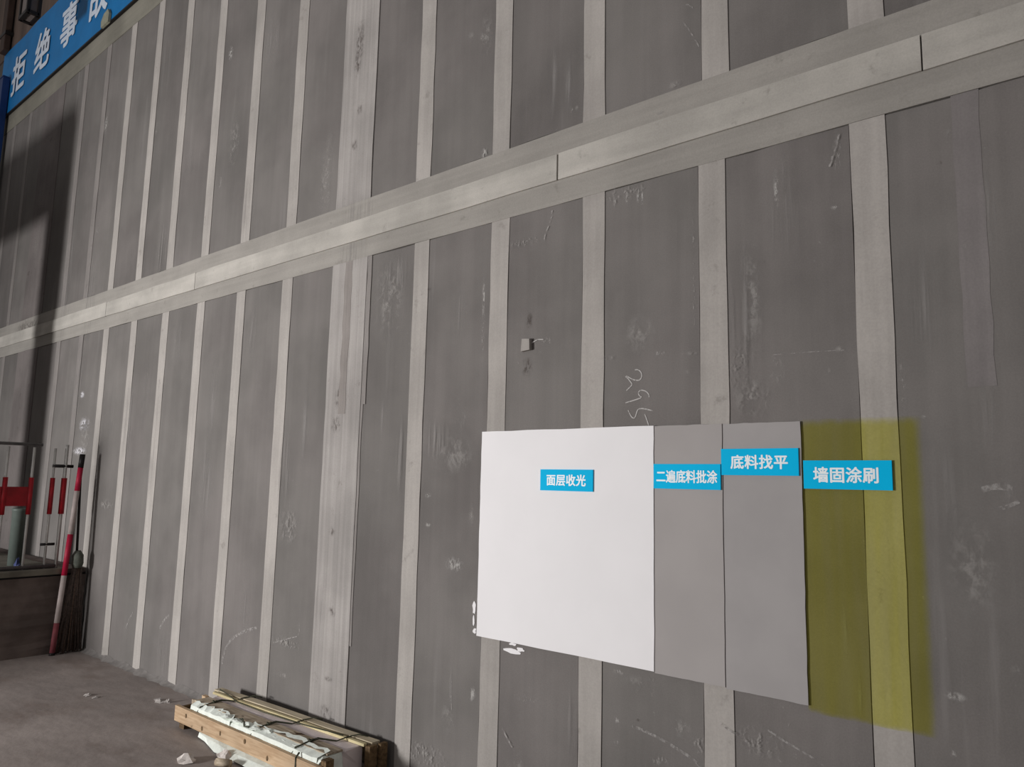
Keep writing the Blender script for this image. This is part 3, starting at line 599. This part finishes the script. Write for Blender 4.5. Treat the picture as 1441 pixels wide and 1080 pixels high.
for k in range(44):
    a = k / 43; yb = -0.235 + 0.20 * a + r.uniform(-.01, .01); xb = -7.285 + r.uniform(-0.035, 0.035)
    ym = -0.15 + 0.065 * a
    place(root, tube('twig', [(-7.294 + r.uniform(-.015, .015), ym, 0.75), (-7.29 + r.uniform(-.01, .01), (ym * 0.55 + yb * 0.45), 0.38), (xb, yb, 0.003 + 0.05 * r.random() ** 3)],
                     0.0045 + 0.002 * r.random(), M['stick'] if k % 9 == 3 else M['twig'], seg=5))
bm = bmesh.new()
rings = []
for rad_, z in ((0.0, 0.724), (0.055, 0.724), (0.058, 1.20), (0.063, 1.205), (0.063, 1.225), (0.053, 1.225), (0.050, 0.76), (0.0, 0.76)):
    rings.append([bm.verts.new((-7.78 + rad_ * math.cos(k * math.pi / 12), -0.46 + rad_ * math.sin(k * math.pi / 12), z)) for k in range(24)])
for i in range(len(rings) - 1):
    for k in range(24): bm.faces.new((rings[i][k], rings[i][(k + 1) % 24], rings[i + 1][(k + 1) % 24], rings[i + 1][k]))
bmesh.ops.remove_doubles(bm, verts=bm.verts, dist=1e-5)
tag(bmobj('plastic_pipe', bm, M['pipe'], smooth=True), 'grey-green plastic pipe standing behind the barrier', 'pipe')
def crumple(name, cx, cy, z0, sx, sy, sz, mat, seed, parent=None, rings_=4, n=9):
    r = random.Random(seed); bm = bmesh.new(); R = []
    for i in range(rings_):
        t = i / (rings_ - 1); k = math.cos(t * 1.25) if i else 1.0
        R.append([bm.verts.new((cx + math.cos(2 * math.pi * j / n) * sx * k * r.uniform(0.6, 1.15), cy + math.sin(2 * math.pi * j / n) * sy * k * r.uniform(0.6, 1.15), z0 + (0 if i == 0 else sz * t * r.uniform(0.5, 1.1)))) for j in range(n)])
    for i in range(rings_ - 1):
        for k in range(n): bm.faces.new((R[i][k], R[i][(k + 1) % n], R[i + 1][(k + 1) % n], R[i + 1][k]))
    bm.faces.new(R[0][::-1]); bm.faces.new(R[-1])
    bmesh.ops.triangulate(bm, faces=bm.faces[:])
    return bmobj(name, bm, mat, parent)
tag(crumple('rag', -7.58, -0.50, 0.722, 0.035, 0.03, 0.09, M['rag'], 4), 'small blue rag on the platform behind the barrier', 'rag')

# ------------------------------------------------------------------ crate of boards by the wall
crate = empty('wooden_crate', (-3.97, -0.25, 0)); tag(crate, 'long open pine crate lying on the floor against the wall', 'crate')
def plank(name, x0, x1, y0, y1, z0, z1, mat, bev=0.003, dz=0.0, dy=0.0):
    bm = bmesh.new(); n = 8; rings = []; r = random.Random(int(abs(x0 * y0) * 1000) + int(z1 * 1000))
    for i in range(n + 1):
        t = i / n; x = x0 + (x1 - x0) * t
        o1, o2 = r.uniform(-0.0015, 0.0015), r.uniform(-0.0015, 0.0015)
        rings.append([bm.verts.new((x, y + dy * t + o1, z + dz * t + o2)) for y, z in ((y0, z0), (y1, z0), (y1, z1), (y0, z1))])
    for i in range(n):
        for k in range(4): bm.faces.new((rings[i][k], rings[i][(k + 1) % 4], rings[i + 1][(k + 1) % 4], rings[i + 1][k]))
    bm.faces.new(rings[0][::-1]); bm.faces.new(rings[-1])
    ed = [e_ for e_ in bm.edges if len(e_.link_faces) == 2 and e_.calc_face_angle(0) > 1.0]
    bmesh.ops.bevel(bm, geom=ed, offset=bev, segments=1, affect='EDGES')
    return place(crate, bmobj(name, bm, mat))
plank('front_plank', -4.745, -3.245, -0.418, -0.396, 0.038, 0.128, M['pine'])
plank('rear_plank', -4.74, -3.20, -0.112, -0.092, 0.05, 0.160, M['pinebrown'], dy=0.055)
plank('top_batten', -4.70, -3.24, -0.198, -0.178, 0.161, 0.175, M['pineyellow'], dy=0.055)
plank('top_plank', -4.74, -3.22, -0.165, -0.112, 0.162, 0.177, M['pinepale'], dy=0.06)
plank('top_plank', -4.63, -3.28, -0.355, -0.258, 0.157, 0.166, M['pinebrown'], dy=0.01)
plank('end_post', -3.262, -3.222, -0.394, -0.345, 0.0, 0.155, M['pineend'], 0.004)
plank('end_post', -3.238, -3.200, -0.135, -0.085, 0.0, 0.166, M['pineend'], 0.004)
plank('end_plank', -3.205, -3.180, -0.078, -0.032, 0.0, 0.172, M['pineend'], 0.004)
plank('bottom_plank', -4.70, -3.26, -0.395, -0.300, 0.030, 0.042, M['pinebrown'])
plank('bottom_plank', -4.70, -3.26, -0.230, -0.140, 0.030, 0.042, M['pinebrown'])
plank('end_plank', -4.735, -4.715, -0.395, -0.12, 0.045, 0.118, M['pineend'], 0.003)
plank('splinter', -4.71, -4.62, -0.33, -0.315, 0.10, 0.152, M['pinebrown'], 0.002, dz=-0.01, dy=0.03)
plank('splinter', -4.72, -4.64, -0.26, -0.235, 0.09, 0.160, M['pine'], 0.002, dz=0.01, dy=-0.02)
for x in (-4.70, -4.44, -3.75): plank('foot_block', x, x + 0.055, -0.405, -0.06, 0.0, 0.030, M['pineend'], 0.003)
for x, y in ((-4.60, -0.4185), (-4.40, -0.4185), (-4.19, -0.4185), (-3.93, -0.4185), (-3.70, -0.4185)):
    bm = bmesh.new(); bmesh.ops.create_circle(bm, cap_ends=True, radius=0.009, segments=10)
    bmesh.ops.transform(bm, matrix=Matrix.Translation((x, y - 0.0022, 0.082 + 0.02 * math.sin(x * 9))) @ Matrix.Rotation(math.pi / 2, 4, 'X') @ Matrix.Scale(1.5, 4, (0, 1, 0)), verts=bm.verts)
    place(crate, bmobj('wood_knot', bm, M['pineend'], recalc=False))

def board(name, x0, x1, y0, y1, z0, z1, mat, label, group, seed, rag_=0.0):
    """a board pack: soft upper edges, ragged ends"""
    r = random.Random(seed); bm = bmesh.new(); n = 22; rings = []
    prof = [(y0, z0), (y1, z0), (y1, z1 - 0.006), (y1 - 0.008, z1), (y0 + 0.024, z1), (y0 + 0.008, z1 - 0.010), (y0, z1 - 0.03)]
    for i in range(n + 1):
        t = i / n; x = x0 + (x1 - x0) * t
        rings.append([bm.verts.new((x + (r.uniform(-0.012, 0.012) if i in (0, n) else 0), y + r.uniform(-rag_, rag_) * 0.4, z + (r.uniform(-rag_, rag_) if z > z0 else 0))) for y, z in prof])
    m = len(prof)
    for i in range(n):
        for k in range(m): bm.faces.new((rings[i][k], rings[i][(k + 1) % m], rings[i + 1][(k + 1) % m], rings[i + 1][k]))
    bm.faces.new(rings[0][::-1]); bm.faces.new(rings[-1])
    return tag(bmobj(name, bm, mat), label, 'board', group)
fp = board('wrapped_board', -4.60, -3.275, -0.392, -0.252, 0.043, 0.156, M['foam'], 'board pack in torn white foam at the front of the crate', 'boards in the crate', 1, 0.003)
board('stacked_board', -4.63, -3.285, -0.246, -0.118, 0.043, 0.160, M['board'], 'pale lilac-grey boards lying at the back of the crate', 'boards in the crate', 2, 0.0012)
# torn foam flaps on the front pack
for k, (x0, x1) in enumerate(((-4.60, -4.14), (-3.98, -3.30))):
    r = random.Random(20 + k); n = 14; bm = bmesh.new(); A = []; B = []; Cc = []
    for i in range(n + 1):
        x = x0 + (x1 - x0) * i / n
        A.append(bm.verts.new((x, -0.394, 0.128 + r.uniform(-0.004, 0.004))))
        B.append(bm.verts.new((x, -0.390 + r.uniform(-0.003, 0.0), 0.150 + r.uniform(-0.003, 0.004))))
        Cc.append(bm.verts.new((x + r.uniform(-0.01, 0.01), (-0.352, -0.318)[k] + r.uniform(-0.02, 0.03), 0.168 + r.uniform(0, 0.005))))
    for i in range(n):
        bm.faces.new((A[i], A[i + 1], B[i + 1], B[i])); bm.faces.new((B[i], B[i + 1], Cc[i + 1], Cc[i]))
    bmobj('torn_flap', bm, M['foam'], fp)
r = random.Random(91)
pts = [(-4.12, -0.385), (-4.05, -0.33), (-3.90, -0.30), (-3.93, -0.35), (-3.99, -0.385)]
for k in range(5):
    crumple('torn_flap', -4.20 + 0.10 * k, -0.365 + r.uniform(-.015, .015), 0.160, 0.05, 0.028, 0.014, M['foam'], 60 + k, fp)
nw = 0
for xa, xb in ((-4.50, -4.46), (-3.90, -3.83), (-3.50, -3.42)):
    P = [(q[0], q[1] - (0.02 if q[1] > -0.2 else 0), q[2] - 0.017 - (0.008 if q[1] > -0.2 else 0)) for q in [(xa - 0.02, -0.396, 0.135), (xa, -0.385, 0.176), (xa + 0.01, -0.33, 0.183), (xa + 0.03, -0.26, 0.194), (xb + 0.02, -0.18, 0.192), (xb + 0.04, -0.12, 0.205), (xb + 0.07, -0.07, 0.212), (xb + 0.12, -0.045, 0.208)]]
    place(crate, tube('binding_wire', P, 0.0035, M['wire'], seg=6))
    place(crate, tube('binding_wire', [(p[0] + 0.012 * math.sin(i * 1.7), p[1], p[2] + 0.003) for i, p in enumerate(P[:6])], 0.003, M['wire'], seg=6))
    P2 = [(xa + 0.012 + 0.012 * math.cos(a), -0.30 + 0.010 * math.sin(a), 0.177 + 0.004 * math.sin(a * 2)) for a in [k * 0.9 for k in range(9)]]
    place(crate, tube('wire_knot', P2, 0.0035, M['wire'], seg=6))
place(crate, tube('binding_wire', [(-4.70, -0.15, 0.180), (-4.55, -0.175, 0.179), (-4.40, -0.20, 0.170), (-4.1, -0.195, 0.168), (-3.75, -0.175, 0.172), (-3.42, -0.14, 0.179)], 0.0032, M['wire'], seg=6))
place(crate, tube('binding_strap', [(-3.44, -0.4205, 0.03), (-3.44, -0.421, 0.09), (-3.44, -0.4205, 0.13), (-3.44, -0.40, 0.15)], 0.005, M['wire'], seg=6))
place(crate, tube('binding_wire', [(-4.13, -0.385, 0.160), (-4.08, -0.35, 0.172), (-4.03, -0.37, 0.168), (-3.99, -0.392, 0.158), (-3.94, -0.388, 0.162)], 0.004, M['wire'], seg=6))

# foam sheet slipping out under the front plank
V = []; n = 12; r = random.Random(8)
for i in range(n + 1):
    t = i / n; x = -4.43 + 1.15 * t; reach = min(0.06, 0.22 * t)
    V.append((x, -0.405, 0.040)); V.append((x, -0.415 - reach * 0.5 + r.uniform(-.004, .004), 0.030 + r.uniform(-0.003, 0.004))); V.append((x, -0.42 - reach + r.uniform(-0.006, 0.006), 0.006 + r.uniform(0, 0.006)))
F = []
for i in range(n):
    for k in range(2): F.append((3 * i + k, 3 * i + k + 1, 3 * i + k + 4, 3 * i + k + 3))
o = mesh('foam_sheet', V, F, M['foam']); tag(o, 'torn white foam sheet sticking out under the front plank of the crate', 'foam sheet')
md = o.modifiers.new('thick', 'SOLIDIFY'); md.thickness = 0.004
tag(tube('cardboard_tube', [(-3.955, -0.565, 0.021), (-3.875, -0.53, 0.021)], 0.020, M['pinebrown']), 'short brown tube end lying beside the torn foam sheet', 'tube')

# ------------------------------------------------------------------ scraps on the floor
for x, y, sx, sy, sz, m, l, s in (
        (-4.14, -0.64, 0.075, 0.050, 0.040, 'paper', 'crumpled white scrap on the floor, nearest the bottom edge', 1),
        (-4.02, -0.475, 0.080, 0.040, 0.045, 'paper', 'crumpled pinkish white scrap beside the cardboard tube', 2),
        (-5.81, -0.52, 0.035, 0.030, 0.014, 'chip', 'small pale plaster chip alone in the middle of the floor', 3),
        (-5.33, -0.235, 0.070, 0.035, 0.020, 'chip', 'flat plaster chip on the floor left of the crate', 4),
        (-5.26, -0.21, 0.030, 0.030, 0.022, 'chip', 'tiny plaster chip touching the flat one left of the crate', 5),
        (-5.72, -0.50, 0.020, 0.030, 0.010, 'chip', 'thin plaster flake right beside the lone floor chip', 6)):
    tag(crumple('paper_scrap' if m == 'paper' else 'plaster_chip', x, y, 0.0, sx, sy, sz, M[m], s), l, 'scrap' if m == 'paper' else 'chip')
V = []; F = []; r = random.Random(12); n = 70
for i in range(n + 1):
    x = -7.28 + 3.3 * i / n; w = 0.018 + 0.018 * r.random() + 0.02 * math.sin(i * .7) ** 4; h = 0.008 + 0.008 * r.random() + 0.018 * math.sin(i * .45) ** 4
    V += [(x, -0.001, h + 0.012), (x, -w * 0.5, h * 0.7), (x, -w - 0.012, 0.0)]
for i in range(n):
    for k in range(2): F.append((3 * i + k, 3 * i + k + 1, 3 * i + k + 4, 3 * i + k + 3))
o = mesh('mortar_ridge', V, F, M['mortar'], None, smooth=True); tag(o, 'low ridge of spilt mortar along the foot of the wall', 'mortar', kind='stuff')

# small block bedded in the wall
root = empty('wall_block', (-2.30, 0, 2.2)); tag(root, 'small pale mortar block stuck on a dark board above the white square', 'block')
place(root, prism('block_body', [(-2.327, 2.199), (-2.272, 2.203), (-2.275, 2.258), (-2.322, 2.262)], -0.022, -0.0005, M['joint']))
place(root, prism('thread_end', [(-2.272, 2.236), (-2.235, 2.250), (-2.200, 2.247), (-2.200, 2.251), (-2.236, 2.255), (-2.272, 2.242)], -0.004, -0.001, M['chalkline']))
